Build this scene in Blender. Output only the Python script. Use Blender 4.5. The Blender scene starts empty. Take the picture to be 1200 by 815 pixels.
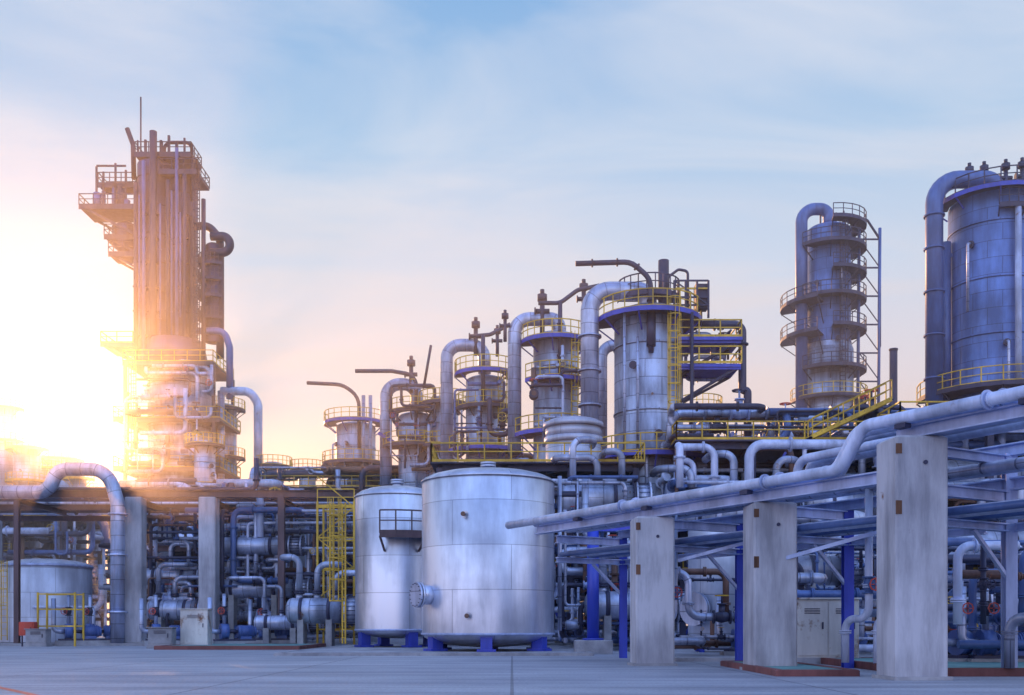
import bpy, math, random
from mathutils import Vector, Matrix
rng=random.Random(7)
sc=bpy.context.scene
F=1200.0; HZ=734.0; EYE=1.2
def X(px,d): return (px-600.0)/F*d
def Z(py,d): return EYE+(HZ-py)/F*d
# ------------------------------------------------------------------ materials
MATS={}
def make_mat(name,base,metal=0.0,rough=0.5,var=0.25,scale=1.5,bump=0.15,seam=None,rust=0.0,streak=True,dirt=(0.5,0.5,0.55)):
    m=bpy.data.materials.new(name); m.use_nodes=True
    nt=m.node_tree; N=nt.nodes; L=nt.links
    bs=N['Principled BSDF']; bs.inputs['Metallic'].default_value=metal
    tc=N.new('ShaderNodeTexCoord')
    mp=N.new('ShaderNodeMapping'); mp.inputs['Scale'].default_value=(scale,scale,scale*(0.18 if streak else 1))
    L.new(tc.outputs['Object'],mp.inputs['Vector'])
    n1=N.new('ShaderNodeTexNoise'); n1.inputs['Scale'].default_value=1.0; n1.inputs['Detail'].default_value=6; n1.inputs['Roughness'].default_value=0.65
    L.new(mp.outputs[0],n1.inputs['Vector'])
    n2=N.new('ShaderNodeTexNoise'); n2.inputs['Scale'].default_value=0.35; n2.inputs['Detail'].default_value=4
    L.new(tc.outputs['Object'],n2.inputs['Vector'])
    ad=N.new('ShaderNodeMath'); ad.operation='MULTIPLY'; L.new(n1.outputs['Fac'],ad.inputs[0]); L.new(n2.outputs['Fac'],ad.inputs[1])
    cr=N.new('ShaderNodeValToRGB'); cr.color_ramp.elements[0].position=0.15; cr.color_ramp.elements[1].position=0.34
    cr.color_ramp.elements[0].color=tuple(base[i]*(1-var)*(0.6+0.8*dirt[i]*1.0) for i in range(3))+(1,)
    cr.color_ramp.elements[1].color=tuple(min(0.95,base[i]*(1+var*0.35)) for i in range(3))+(1,)
    L.new(ad.outputs[0],cr.inputs['Fac'])
    col=cr.outputs['Color']
    hgt=n1.outputs['Fac']
    if seam:
        uv=tc.outputs['UV']
        br=N.new('ShaderNodeTexBrick'); br.inputs['Scale'].default_value=1.0
        br.inputs['Brick Width'].default_value=seam[0]; br.inputs['Row Height'].default_value=seam[1]
        br.inputs['Mortar Size'].default_value=seam[2]; br.inputs['Mortar Smooth'].default_value=0.3
        br.inputs['Color1'].default_value=(1,1,1,1); br.inputs['Color2'].default_value=(0.70,0.73,0.78,1); br.inputs['Mortar'].default_value=(0.28,0.28,0.33,1)
        L.new(uv,br.inputs['Vector'])
        mx=N.new('ShaderNodeMix'); mx.data_type='RGBA'; mx.blend_type='MULTIPLY'; mx.inputs[0].default_value=seam[3]
        L.new(col,mx.inputs[6]); L.new(br.outputs['Color'],mx.inputs[7]); col=mx.outputs[2]
    if rust>0:
        n3=N.new('ShaderNodeTexNoise'); n3.inputs['Scale'].default_value=1.1; n3.inputs['Detail'].default_value=8; n3.inputs['Roughness'].default_value=0.7
        L.new(tc.outputs['Object'],n3.inputs['Vector'])
        r3=N.new('ShaderNodeValToRGB'); r3.color_ramp.elements[0].position=0.66-rust*0.25; r3.color_ramp.elements[1].position=0.74-rust*0.2
        r3.color_ramp.elements[0].color=(0,0,0,1); r3.color_ramp.elements[1].color=(1,1,1,1)
        L.new(n3.outputs['Fac'],r3.inputs['Fac'])
        mx=N.new('ShaderNodeMix'); mx.data_type='RGBA'; L.new(r3.outputs['Color'],mx.inputs[0])
        L.new(col,mx.inputs[6]); mx.inputs[7].default_value=(0.16,0.07,0.035,1); col=mx.outputs[2]
    L.new(col,bs.inputs['Base Color'])
    rr=N.new('ShaderNodeMapRange'); rr.inputs['To Min'].default_value=min(1,rough+0.15); rr.inputs['To Max'].default_value=max(0.05,rough-0.12)
    L.new(n1.outputs['Fac'],rr.inputs['Value']); L.new(rr.outputs[0],bs.inputs['Roughness'])
    if bump>0:
        b=N.new('ShaderNodeBump'); b.inputs['Strength'].default_value=bump; b.inputs['Distance'].default_value=0.03
        L.new(hgt,b.inputs['Height']); L.new(b.outputs[0],bs.inputs['Normal'])
    MATS[name]=m; return m
make_mat('clad_silver',(0.43,0.50,0.68),0.4,0.42,0.6,1.2,0.25,seam=(2.2,1.15,0.03,0.9),rust=0.1)
make_mat('clad_bluegrey',(0.11,0.20,0.48),0.2,0.42,0.5,1.0,0.2,seam=(2.0,1.2,0.03,0.85))
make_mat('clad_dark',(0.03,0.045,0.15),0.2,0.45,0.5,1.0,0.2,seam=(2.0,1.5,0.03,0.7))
make_mat('tank_steel',(0.58,0.63,0.77),0.65,0.34,0.4,0.9,0.14,seam=(5.2,1.9,0.016,0.75))
make_mat('tank_pale',(0.50,0.56,0.70),0.3,0.45,0.4,0.9,0.1,seam=(3.0,1.6,0.02,0.7))
make_mat('pipe_silver',(0.42,0.48,0.66),0.5,0.38,0.5,2.0,0.1,seam=(3.0,0.9,0.03,0.8))
make_mat('pipe_white',(0.48,0.55,0.76),0.1,0.45,0.45,2.0,0.1,rust=0.08)
make_mat('pipe_blue',(0.07,0.13,0.33),0.15,0.42,0.4,2.0,0.1)
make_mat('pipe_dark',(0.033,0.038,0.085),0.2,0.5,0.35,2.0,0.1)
make_mat('pipe_rust',(0.18,0.10,0.08),0.2,0.6,0.45,2.0,0.2)
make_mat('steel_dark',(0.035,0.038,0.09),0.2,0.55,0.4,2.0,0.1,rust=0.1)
make_mat('steel_brown',(0.10,0.065,0.08),0.2,0.6,0.4,2.0,0.1)
make_mat('steel_blue',(0.03,0.06,0.46),0.0,0.4,0.35,2.0,0.05)
make_mat('steel_pale',(0.36,0.44,0.69),0.2,0.45,0.4,2.0,0.1,rust=0.06)
make_mat('yellow_paint',(0.62,0.40,0.03),0.0,0.5,0.45,2.0,0.05,rust=0.14)
make_mat('red_paint',(0.5,0.05,0.03),0.0,0.4,0.3,2.0,0.05)
make_mat('cabinet_paint',(0.52,0.52,0.52),0.0,0.5,0.3,1.5,0.05,rust=0.4)
make_mat('concrete_post',(0.40,0.41,0.47),0.0,0.85,0.45,2.2,0.9,rust=0.015)
make_mat('concrete_slab',(0.31,0.32,0.36),0.0,0.85,0.4,1.5,0.4,streak=False)
make_mat('kerb_red',(0.17,0.06,0.06),0.0,0.75,0.4,2.0,0.3)
make_mat('pad_teal',(0.11,0.26,0.26),0.0,0.7,0.4,1.0,0.2,streak=False)
make_mat('motor_blue',(0.06,0.12,0.35),0.1,0.4,0.3,2.0,0.05)
make_mat('rusty_plate',(0.15,0.07,0.04),0.1,0.8,0.6,4.0,0.4)
# ------------------------------------------------------------------ builder
def V(*a): return Vector(a)
class B:
    def __init__(s,name): s.name=name; s.v=[];s.f=[];s.m=[];s.sm=[];s.uv=[];s.ml=[]
    def mi(s,mat):
        if mat not in s.ml: s.ml.append(mat)
        return s.ml.index(mat)
    def face(s,idx,mat,smooth=False,uv=None):
        s.f.append(idx); s.m.append(s.mi(mat)); s.sm.append(smooth)
        s.uv.extend(uv if uv else [(s.v[i][0]+s.v[i][1],s.v[i][2]) for i in idx])
    def cyl(s,p0,p1,r0,mat,r1=None,seg=16,cap=True):
        p0=Vector(p0);p1=Vector(p1); r1=r0 if r1 is None else r1
        s.rev(p0,(p1-p0),[(0,r0),((p1-p0).length,r1)],mat,seg,cap)
    def rev(s,org,axis,prof,mat,seg=24,cap=True):
        org=Vector(org);ax=Vector(axis).normalized()
        ref=V(0,0,1) if abs(ax.z)<0.9 else V(1,0,0)
        a=ax.cross(ref).normalized(); b=ax.cross(a).normalized()
        base=len(s.v); rm=max(p[1] for p in prof)
        for h,r in prof:
            for k in range(seg):
                t=2*math.pi*k/seg
                s.v.append(tuple(org+ax*h+a*(r*math.cos(t))+b*(r*math.sin(t))))
        for i in range(len(prof)-1):
            v0=prof[i][0];v1=prof[i+1][0]
            for k in range(seg):
                k2=(k+1)%seg
                u0=2*math.pi*rm*k/seg;u1=2*math.pi*rm*(k+1)/seg
                s.face((base+i*seg+k,base+i*seg+k2,base+(i+1)*seg+k2,base+(i+1)*seg+k),mat,True,[(u0,v0),(u1,v0),(u1,v1),(u0,v1)])
        if cap:
            for i in (0,len(prof)-1):
                if prof[i][1]>1e-3:
                    s.face(tuple(base+i*seg+k for k in (range(seg) if i else reversed(range(seg)))),mat,False)
    def box(s,c,d,mat,rz=0.0):
        c=Vector(c);R=Matrix.Rotation(rz,3,'Z');base=len(s.v)
        for sx in(-1,1):
            for sy in(-1,1):
                for sz in(-1,1):
                    s.v.append(tuple(c+R@V(sx*d[0]/2,sy*d[1]/2,sz*d[2]/2)))
        for q in((0,1,3,2),(4,6,7,5),(0,4,5,1),(2,3,7,6),(0,2,6,4),(1,5,7,3)):
            s.face(tuple(base+i for i in q),mat)
    def cbox(s,c,d,mat,rz=0.0,bv=0.03):
        c=Vector(c);R=Matrix.Rotation(rz,3,'Z');x=d[0]/2;y=d[1]/2;z=d[2]/2
        pts=[(x-bv,-y),(x,-y+bv),(x,y-bv),(x-bv,y),(-x+bv,y),(-x,y-bv),(-x,-y+bv),(-x+bv,-y)]
        base=len(s.v)
        lv=[(-z,1),(z-bv,1),(z,0)]
        for zz,k in lv:
            for px,py in pts:
                q=1 if k else 1-bv*1.2/max(x,y)
                s.v.append(tuple(c+R@V(px*q,py*q,zz)))
        for i in range(2):
            for k in range(8):
                k2=(k+1)%8
                s.face((base+i*8+k,base+i*8+k2,base+(i+1)*8+k2,base+(i+1)*8+k),mat)
        s.face(tuple(base+16+k for k in range(8)),mat)
        s.face(tuple(base+k for k in reversed(range(8))),mat)
    def bar(s,p0,p1,w,mat,h=None):
        p0=Vector(p0);p1=Vector(p1);h=w if h is None else h
        ax=(p1-p0)
        if ax.length<1e-4:return
        ax.normalize();ref=V(0,0,1) if abs(ax.z)<0.95 else V(0,1,0)
        a=ax.cross(ref).normalized();b=a.cross(ax).normalized();base=len(s.v)
        for p in(p0,p1):
            for q in((-1,-1),(1,-1),(1,1),(-1,1)):
                s.v.append(tuple(p+a*q[0]*w/2+b*q[1]*h/2))
        for k in range(4):
            k2=(k+1)%4
            s.face((base+k,base+k2,base+4+k2,base+4+k),mat)
        s.face((base+3,base+2,base+1,base),mat);s.face((base+4,base+5,base+6,base+7),mat)
    def ibeam(s,p0,p1,w,h,mat,t=0.035):
        p0=Vector(p0);p1=Vector(p1);ax=(p1-p0).normalized()
        if abs(ax.z)<0.95:
            up=(V(0,0,1)-ax*ax.z).normalized()
        else: up=V(0,1,0)
        s.bar(p0+up*(h/2-t/2),p1+up*(h/2-t/2),w,mat,t)
        s.bar(p0-up*(h/2-t/2),p1-up*(h/2-t/2),w,mat,t)
        s.bar(p0,p1,t,mat,h-2*t)
    def tube(s,pts,r,mat,bend=None,seg=10,cap=True,flanges=False):
        pts=[Vector(p) for p in pts]; R=bend if bend is not None else 3*r
        path=[pts[0]]
        for i in range(1,len(pts)-1):
            a=pts[i-1]-pts[i];b=pts[i+1]-pts[i]
            la=a.length;lb=b.length
            if la<1e-4 or lb<1e-4:continue
            a.normalize();b.normalize()
            ang=math.pi-a.angle(b)
            if ang<0.02 or ang>3.0: path.append(pts[i]);continue
            t=min(R*math.tan(ang/2),la*0.49,lb*0.49); Rr=t/math.tan(ang/2)
            bis=(a+b).normalized(); cen=pts[i]+bis*(Rr/math.cos(ang/2))
            s0=pts[i]+a*t;s1=pts[i]+b*t
            n=max(3,int(ang/0.2)); v0=s0-cen;v1=s1-cen; om=v0.angle(v1)
            for k in range(n+1):
                q=k/n
                path.append(cen+(v0*math.sin((1-q)*om)+v1*math.sin(q*om))/math.sin(om))
        path.append(pts[-1])
        base=len(s.v);n=len(path)
        tg=(path[1]-path[0]).normalized();ref=V(0,0,1) if abs(tg.z)<0.9 else V(1,0,0)
        a=tg.cross(ref).normalized();dist=0;ds=[]
        for i,p in enumerate(path):
            if i==0:t=(path[1]-path[0])
            elif i==n-1:t=path[-1]-path[-2]
            else:t=(path[i+1]-path[i]).normalized()+(path[i]-path[i-1]).normalized()
            if t.length<1e-6:t=tg.copy()
            t.normalize()
            a=(a-t*a.dot(t))
            if a.length<1e-5:a=t.orthogonal()
            a.normalize();b=t.cross(a)
            if i:dist+=(p-path[i-1]).length
            ds.append(dist)
            for k in range(seg):
                w=2*math.pi*k/seg
                s.v.append(tuple(p+a*r*math.cos(w)+b*r*math.sin(w)))
        for i in range(n-1):
            for k in range(seg):
                k2=(k+1)%seg
                u0=2*math.pi*r*k/seg;u1=2*math.pi*r*(k+1)/seg
                s.face((base+i*seg+k,base+i*seg+k2,base+(i+1)*seg+k2,base+(i+1)*seg+k),mat,True,[(u0,ds[i]),(u1,ds[i]),(u1,ds[i+1]),(u0,ds[i+1])])
        if cap:
            s.face(tuple(base+k for k in reversed(range(seg))),mat);s.face(tuple(base+(n-1)*seg+k for k in range(seg)),mat)
        if flanges:
            for i in range(len(pts)-1):
                d=pts[i+1]-pts[i]
                if d.length>8*r:
                    dn=d.normalized()
                    for q in ((0.3,),(0.75,))[:1+int(d.length>20*r)]:
                        c=pts[i]+d*q[0]
                        s.cyl(c-dn*0.05,c-dn*0.008,r*1.55,mat,seg=12);s.cyl(c+dn*0.008,c+dn*0.05,r*1.55,mat,seg=12)
    def rail(s,pts,mat,h=1.1,w=0.055,sp=1.5,kick=True):
        for i in range(len(pts)-1):
            a=Vector(pts[i]);b=Vector(pts[i+1]);up=V(0,0,1)
            s.bar(a+up*h,b+up*h,w,mat);s.bar(a+up*h*0.55,b+up*h*0.55,w*0.8,mat)
            if kick:s.bar(a+up*0.09,b+up*0.09,0.02,mat,0.14)
            n=max(1,int(round((b-a).length/sp)))
            for k in range(n+(1 if i==len(pts)-2 else 0)):
                p=a.lerp(b,k/n);s.bar(p,p+up*h,w,mat)
    def ring(s,cx,cy,z,r0,r1,a0,a1,deck,fas,railm,railr=True,brk=True,w=0.07,h=1.15):
        n=max(4,int(abs(a1-a0)/0.26));base=len(s.v)
        A=[a0+(a1-a0)*k/n for k in range(n+1)]
        for a in A:
            for r,zz in((r0,z-0.12),(r1,z-0.12),(r1,z),(r0,z)):
                s.v.append((cx+r*math.cos(a),cy+r*math.sin(a),zz))
        for i in range(n):
            p=base+i*4;q=p+4
            for k in range(4):
                k2=(k+1)%4
                s.face((p+k,p+k2,q+k2,q+k),fas if k==1 else deck)
        s.face((base,base+1,base+2,base+3),fas)
        e=base+n*4;s.face((e+3,e+2,e+1,e),fas)
        for i in range(n):
            pa=(cx+(r1+.02)*math.cos(A[i]),cy+(r1+.02)*math.sin(A[i]),z-0.07);pb=(cx+(r1+.02)*math.cos(A[i+1]),cy+(r1+.02)*math.sin(A[i+1]),z-0.07)
            s.bar(pa,pb,0.03,fas,0.3)
        if railr:
            s.rail([(cx+(r1-.03)*math.cos(a),cy+(r1-.03)*math.sin(a),z) for a in A],railm,h=h,sp=1.4,w=w)
        if brk:
            for a in A[::3]:
                s.bar((cx+(r1-.05)*math.cos(a),cy+(r1-.05)*math.sin(a),z-0.15),(cx+r0*math.cos(a),cy+r0*math.sin(a),z-0.15-(r1-r0)*0.8),0.09,fas)
    def ladder(s,x,y,z0,z1,ang,mat,cage=True,w=0.05):
        c=math.cos(ang);sn=math.sin(ang);t=V(-sn,c,0);o=V(c,sn,0);p=V(x,y,0)
        for k in(-1,1):
            s.bar(p+t*k*0.27+V(0,0,z0),p+t*k*0.27+V(0,0,z1),w,mat)
        z=z0+0.3
        while z<z1:
            s.bar(p-t*0.27+V(0,0,z),p+t*0.27+V(0,0,z),w*0.7,mat);z+=0.42
        if cage:
            hz=z0+2.2;K=[math.radians(a) for a in(-80,-40,0,40,80)]
            while hz<=z1:
                q=[p+o*(0.33+0.42*math.cos(a)*1.0)+t*(0.42*math.sin(a))+V(0,0,hz) for a in K]
                q=[p+t*-0.27+V(0,0,hz)]+q+[p+t*0.27+V(0,0,hz)]
                for i in range(len(q)-1):s.bar(q[i],q[i+1],w*0.8,mat)
                hz+=1.1
            for a in K:
                b=p+o*(0.33+0.42*math.cos(a))+t*(0.42*math.sin(a))
                s.bar(b+V(0,0,min(z0+2.2,z1)),b+V(0,0,z1),w*0.6,mat)
    def valve(s,p,r,mat,axis='x',wm='red_paint'):
        p=Vector(p);ax=V(1,0,0) if axis=='x' else (V(0,1,0) if axis=='y' else V(0,0,1))
        up=V(0,0,1) if axis!='z' else V(0,-1,0)
        s.cyl(p-ax*r*2.2,p-ax*r*1.8,r*1.7,mat,seg=12);s.cyl(p+ax*r*1.8,p+ax*r*2.2,r*1.7,mat,seg=12)
        s.cyl(p-ax*r*1.8,p,r*1.0,mat,r1=r*1.5,seg=12,cap=False);s.cyl(p,p+ax*r*1.8,r*1.5,mat,r1=r,seg=12,cap=False)
        s.cyl(p,p+up*r*3,r*0.8,mat,seg=10);s.cyl(p+up*r*3,p+up*r*3.3,r*1.2,mat,seg=10)
        s.cyl(p+up*r*3.3,p+up*r*5.5,r*0.25,mat,seg=6)
        c=p+up*r*5.2;a=ax;b=up.cross(ax)
        q=[c+(a*math.cos(k*math.pi/4)+b*math.sin(k*math.pi/4))*r*1.6 for k in range(9)]
        for i in range(8):s.bar(q[i],q[i+1],r*0.28,wm)
        s.bar(q[0],q[4],r*0.2,wm);s.bar(q[2],q[6],r*0.2,wm)
    def done(s):
        me=bpy.data.meshes.new(s.name);me.from_pydata(s.v,[],s.f)
        for m in s.ml:me.materials.append(MATS[m])
        me.polygons.foreach_set('material_index',s.m);me.polygons.foreach_set('use_smooth',s.sm)
        uvl=me.uv_layers.new(name='UVMap');flat=[c for p in s.uv for c in p];uvl.data.foreach_set('uv',flat)
        me.update()
        o=bpy.data.objects.new(s.name,me);sc.collection.objects.link(o);return o
def head(r,h,n=6):
    return [(h*math.sin(math.pi/2*k/n),max(0.001,r*math.cos(math.pi/2*k/n))) for k in range(n+1)]
def vessel(b,x,y,z0,z1,r,mat,hd=None,seg=40,bot=False,rings=0,ringmat=None):
    hd=r*0.35 if hd is None else hd
    prof=[]
    if bot: prof+=[(-h,rr) for h,rr in reversed(head(r,r*0.3))][:-1]
    prof+=[(0,r),(z1-z0,r)]+[(z1-z0+h,rr) for h,rr in head(r,hd)][1:]
    b.rev((x,y,z0),(0,0,1),prof,mat,seg,cap=False)
    for k in range(rings):
        zz=z0+(z1-z0)*(k+0.5)/rings
        b.rev((x,y,zz-0.06),(0,0,1),[(0,r),(0,r+0.06),(0.12,r+0.06),(0.12,r)],ringmat or mat,seg,cap=False)
def nozzle(b,p,d,r,l,mat,fl=None):
    p=Vector(p);d=Vector(d).normalized()
    b.cyl(p,p+d*l,r,mat,seg=16);b.cyl(p+d*l,p+d*(l+0.1),r*1.4,fl or mat,seg=18);b.cyl(p+d*(l+0.12),p+d*(l+0.22),r*1.4,fl or mat,seg=18)
PM=['pipe_silver','pipe_silver','pipe_white','pipe_blue','pipe_dark','pipe_rust','pipe_dark']
def clutter(b,x0,x1,y0,y1,z0,z1,n,r0=0.06,r1=0.22,mats=PM,valves=0.4):
    for i in range(n):
        p=V(rng.uniform(x0,x1),rng.uniform(y0,y1),rng.uniform(z0,z1));pts=[p.copy()]
        last='';r=rng.uniform(r0,r1)*rng.choice((0.6,1,1,1.3));m=rng.choice(mats)
        for k in range(rng.randint(2,6)):
            ax=rng.choice([a for a in 'xxxzzzy' if a!=last]);last=ax
            q=pts[-1].copy()
            if ax=='x':q.x=min(x1,max(x0,q.x+rng.choice((-1,1))*rng.uniform(1.5,(x1-x0)*0.5+1.5)))
            elif ax=='z':q.z=min(z1,max(z0,q.z+rng.choice((-1,1))*rng.uniform(1,(z1-z0)*0.6+1)))
            else:q.y=min(y1,max(y0,q.y+rng.choice((-1,1))*rng.uniform(1,(y1-y0)*0.8)))
            if (q-pts[-1]).length>0.5:
                if len(pts)>1:
                    d1=(pts[-1]-pts[-2]).normalized();d2=(q-pts[-1]).normalized()
                    if abs(d1.dot(d2))>0.99:continue
                pts.append(q)
        if len(pts)<2:continue
        b.tube(pts,r,m,seg=8,flanges=True)
        if rng.random()<valves:
            d=pts[1]-pts[0]
            a='x' if abs(d.x)>0.4 else('z' if abs(d.z)>0.4 else 'y')
            b.valve(pts[0].lerp(pts[1],0.5),r*1.05,rng.choice(('pipe_dark','pipe_blue','steel_pale')),a,rng.choice(('red_paint','yellow_paint','steel_dark')))
def exchanger(x,y,z,L,r,mat='pipe_silver',axis='x',name='heat_exchanger',stand=True):
    b=B(name);ax=V(1,0,0) if axis=='x' else V(0,1,0)
    p=V(x,y,z)-ax*L/2
    b.rev(p,ax,[(-h,rr) for h,rr in reversed(head(r,r*0.45))]+[(L,r)],mat,28)
    b.cyl(p+ax*L,p+ax*(L+0.12),r*1.22,'pipe_dark',seg=28);b.cyl(p+ax*(L+0.15),p+ax*(L+0.27),r*1.22,mat,seg=28)
    b.cyl(p+ax*(L+0.27),p+ax*(L+0.9),r,mat,seg=28);b.cyl(p+ax*(L+0.9),p+ax*(L+1.02),r*1.22,mat,seg=28)
    for k in range(20):
        t=k*math.pi/10;sd=V(0,0,1).cross(ax)
        c=(V(0,0,1)*math.cos(t)+sd*math.sin(t))*r*1.12
        b.cyl(p+ax*(L-0.06)+c,p+ax*(L+1.08)+c*1.0,0.025,'pipe_dark',seg=5)
    for q in(0.2,0.75):
        c=p+ax*L*q
        if stand:
            b.box((c.x,c.y,z/2-r*0.3),(0.35 if axis=='x' else 1.5*r,1.5*r if axis=='x' else 0.35,z-r*0.6),'concrete_slab')
        b.cyl(c-ax*0.1,c+ax*0.1,r+0.03,'steel_dark',seg=28)
    for q,s in((0.15,1),(0.85,1),(0.5,1)):
        nozzle(b,p+ax*L*q+V(0,0,r*0.8),(0,0,s),r*0.28,r*0.5,mat,'pipe_dark')
        hh=rng.uniform(0.8,2.4);dd=rng.choice((-1,1))*rng.uniform(0.8,2.5)
        b.tube([p+ax*L*q+V(0,0,r*1.4),p+ax*L*q+V(0,0,r*1.4+hh),p+ax*(L*q+dd)+V(0,0.2,r*1.4+hh),p+ax*(L*q+dd)+V(0,2.2,r*1.4+hh)],r*0.25,mat,seg=10)
    return b.done()
def pump(x,y,s=1.0,rz=0):
    b=B('process_pump');c=math.cos(rz);sn=math.sin(rz)
    def W(a,bb,z):return V(x+(a*c-bb*sn)*s,y+(a*sn+bb*c)*s,z*s)
    b.box(W(0,0,0.15),(2.4*s,0.9*s,0.3*s),'concrete_slab',rz);b.box(W(0,0,0.35),(2.1*s,0.7*s,0.1*s),'steel_dark',rz)
    b.cyl(W(0.15,0,0.8),W(1.0,0,0.8),0.32*s,'motor_blue',seg=18);b.cyl(W(1.0,0,0.8),W(1.12,0,0.8),0.27*s,'motor_blue',seg=18)
    for k in range(8):b.cyl(W(0.25+k*0.09,0,0.8),W(0.27+k*0.09,0,0.8),0.36*s,'motor_blue',seg=18)
    b.cyl(W(-0.35,0,0.8),W(0.15,0,0.8),0.1*s,'pipe_dark',seg=10);b.box(W(0.55,0,0.47),(0.6*s,0.5*s,0.16*s),'motor_blue',rz)
    b.cyl(W(-0.75,0,0.8),W(-0.35,0,0.8),0.42*s,'motor_blue',seg=20);b.box(W(-0.55,0,0.45),(0.25*s,0.4*s,0.2*s),'steel_dark',rz)
    b.tube([W(-0.75,0,0.8),W(-1.3,0,0.8),W(-1.3,0,2.6)],0.13*s,'pipe_silver',seg=10)
    b.tube([W(-0.55,0,1.1),W(-0.55,0,2.8)],0.1*s,'pipe_silver',seg=10);b.valve(W(-0.55,0,1.9),0.11*s,'pipe_dark','z')
    return b.done()
def cabinet(x,y,w,d,h,mat='cabinet_paint',name='control_cabinet'):
    b=B(name);b.box((x,y,0.1),(w+0.1,d+0.1,0.2),'concrete_slab');b.cbox((x,y,0.2+h/2),(w,d,h),mat,bv=0.02)
    n=max(1,int(w/0.8))
    for k in range(n):
        cx=x-w/2+w*(k+0.5)/n
        b.box((cx,y-d/2-0.012,0.2+h/2),(w/n-0.06,0.024,h-0.14),mat);b.box((cx+w/n*0.33,y-d/2-0.04,0.2+h*0.55),(0.04,0.04,0.22),'steel_dark')
        for j in range(4):b.box((cx,y-d/2-0.03,0.2+h*0.84-j*0.05),(w/n*0.5,0.012,0.02),'steel_dark')
    b.box((x,y,0.2+h+0.03),(w+0.12,d+0.14,0.05),mat)
    return b.done()
# ------------------------------------------------------------------ ground
def ground():
    m=bpy.data.materials.new('ground_concrete');m.use_nodes=True;nt=m.node_tree;N=nt.nodes;L=nt.links;bs=N['Principled BSDF']
    tc=N.new('ShaderNodeTexCoord')
    n1=N.new('ShaderNodeTexNoise');n1.inputs['Scale'].default_value=0.12;n1.inputs['Detail'].default_value=8;n1.inputs['Roughness'].default_value=0.7;L.new(tc.outputs['Object'],n1.inputs['Vector'])
    n2=N.new('ShaderNodeTexNoise');n2.inputs['Scale'].default_value=14;n2.inputs['Detail'].default_value=5;L.new(tc.outputs['Object'],n2.inputs['Vector'])
    mp=N.new('ShaderNodeMapping');mp.inputs['Rotation'].default_value=(0,0,0.45);mp.inputs['Scale'].default_value=(0.25,1.6,1);L.new(tc.outputs['Object'],mp.inputs['Vector'])
    n3=N.new('ShaderNodeTexNoise');n3.inputs['Scale'].default_value=0.6;n3.inputs['Detail'].default_value=6;L.new(mp.outputs[0],n3.inputs['Vector'])
    cr=N.new('ShaderNodeValToRGB');cr.color_ramp.elements[0].position=0.35;cr.color_ramp.elements[1].position=0.62
    cr.color_ramp.elements[0].color=(0.27,0.29,0.34,1);cr.color_ramp.elements[1].color=(0.41,0.43,0.48,1);L.new(n1.outputs['Fac'],cr.inputs['Fac'])
    c3=N.new('ShaderNodeValToRGB');c3.color_ramp.elements[0].position=0.38;c3.color_ramp.elements[1].position=0.6;c3.color_ramp.elements[0].color=(0.70,0.70,0.74,1);c3.color_ramp.elements[1].color=(1,1,1,1);L.new(n3.outputs['Fac'],c3.inputs['Fac'])
    c2=N.new('ShaderNodeValToRGB');c2.color_ramp.elements[0].position=0.3;c2.color_ramp.elements[1].position=0.65;c2.color_ramp.elements[0].color=(0.74,0.74,0.74,1);c2.color_ramp.elements[1].color=(1.1,1.1,1.1,1);L.new(n2.outputs['Fac'],c2.inputs['Fac'])
    a=N.new('ShaderNodeMix');a.data_type='RGBA';a.blend_type='MULTIPLY';a.inputs[0].default_value=1;L.new(cr.outputs[0],a.inputs[6]);L.new(c3.outputs[0],a.inputs[7])
    b=N.new('ShaderNodeMix');b.data_type='RGBA';b.blend_type='MULTIPLY';b.inputs[0].default_value=1;L.new(a.outputs[2],b.inputs[6]);L.new(c2.outputs[0],b.inputs[7])
    br=N.new('ShaderNodeTexBrick');br.offset=0.0;br.inputs['Scale'].default_value=1;br.inputs['Brick Width'].default_value=6;br.inputs['Row Height'].default_value=5;br.inputs['Mortar Size'].default_value=0.035
    br.inputs['Color1'].default_value=(1,1,1,1);br.inputs['Color2'].default_value=(0.86,0.87,0.9,1);br.inputs['Mortar'].default_value=(0.4,0.4,0.43,1);L.new(tc.outputs['Object'],br.inputs['Vector'])
    c=N.new('ShaderNodeMix');c.data_type='RGBA';c.blend_type='MULTIPLY';c.inputs[0].default_value=0.85;L.new(b.outputs[2],c.inputs[6]);L.new(br.outputs[0],c.inputs[7])
    L.new(c.outputs[2],bs.inputs['Base Color']);bs.inputs['Roughness'].default_value=0.6
    bm=N.new('ShaderNodeBump');bm.inputs['Strength'].default_value=0.35;bm.inputs['Distance'].default_value=0.02;L.new(n2.outputs['Fac'],bm.inputs['Height']);L.new(bm.outputs[0],bs.inputs['Normal'])
    MATS['ground_concrete']=m
    g=B('ground');s=4000
    g.v=[(-s,-200,0),(s,-200,0),(s,s,0),(-s,s,0)];g.face((0,1,2,3),'ground_concrete');g.done()
ground()
b=B('painted_ground_line')
def strip(b,p0,p1,w,z,mat):
    p0=Vector(p0);p1=Vector(p1);d=(p1-p0).normalized();n=V(-d.y,d.x)*w/2;k=len(b.v)
    b.v+=[(p0.x-n.x,p0.y-n.y,z),(p1.x-n.x,p1.y-n.y,z),(p1.x+n.x,p1.y+n.y,z),(p0.x+n.x,p0.y+n.y,z)];b.face((k,k+1,k+2,k+3),mat)
strip(b,(-15.5,27),(-6.5,15.5),0.16,0.004,'red_paint');b.done()
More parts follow.
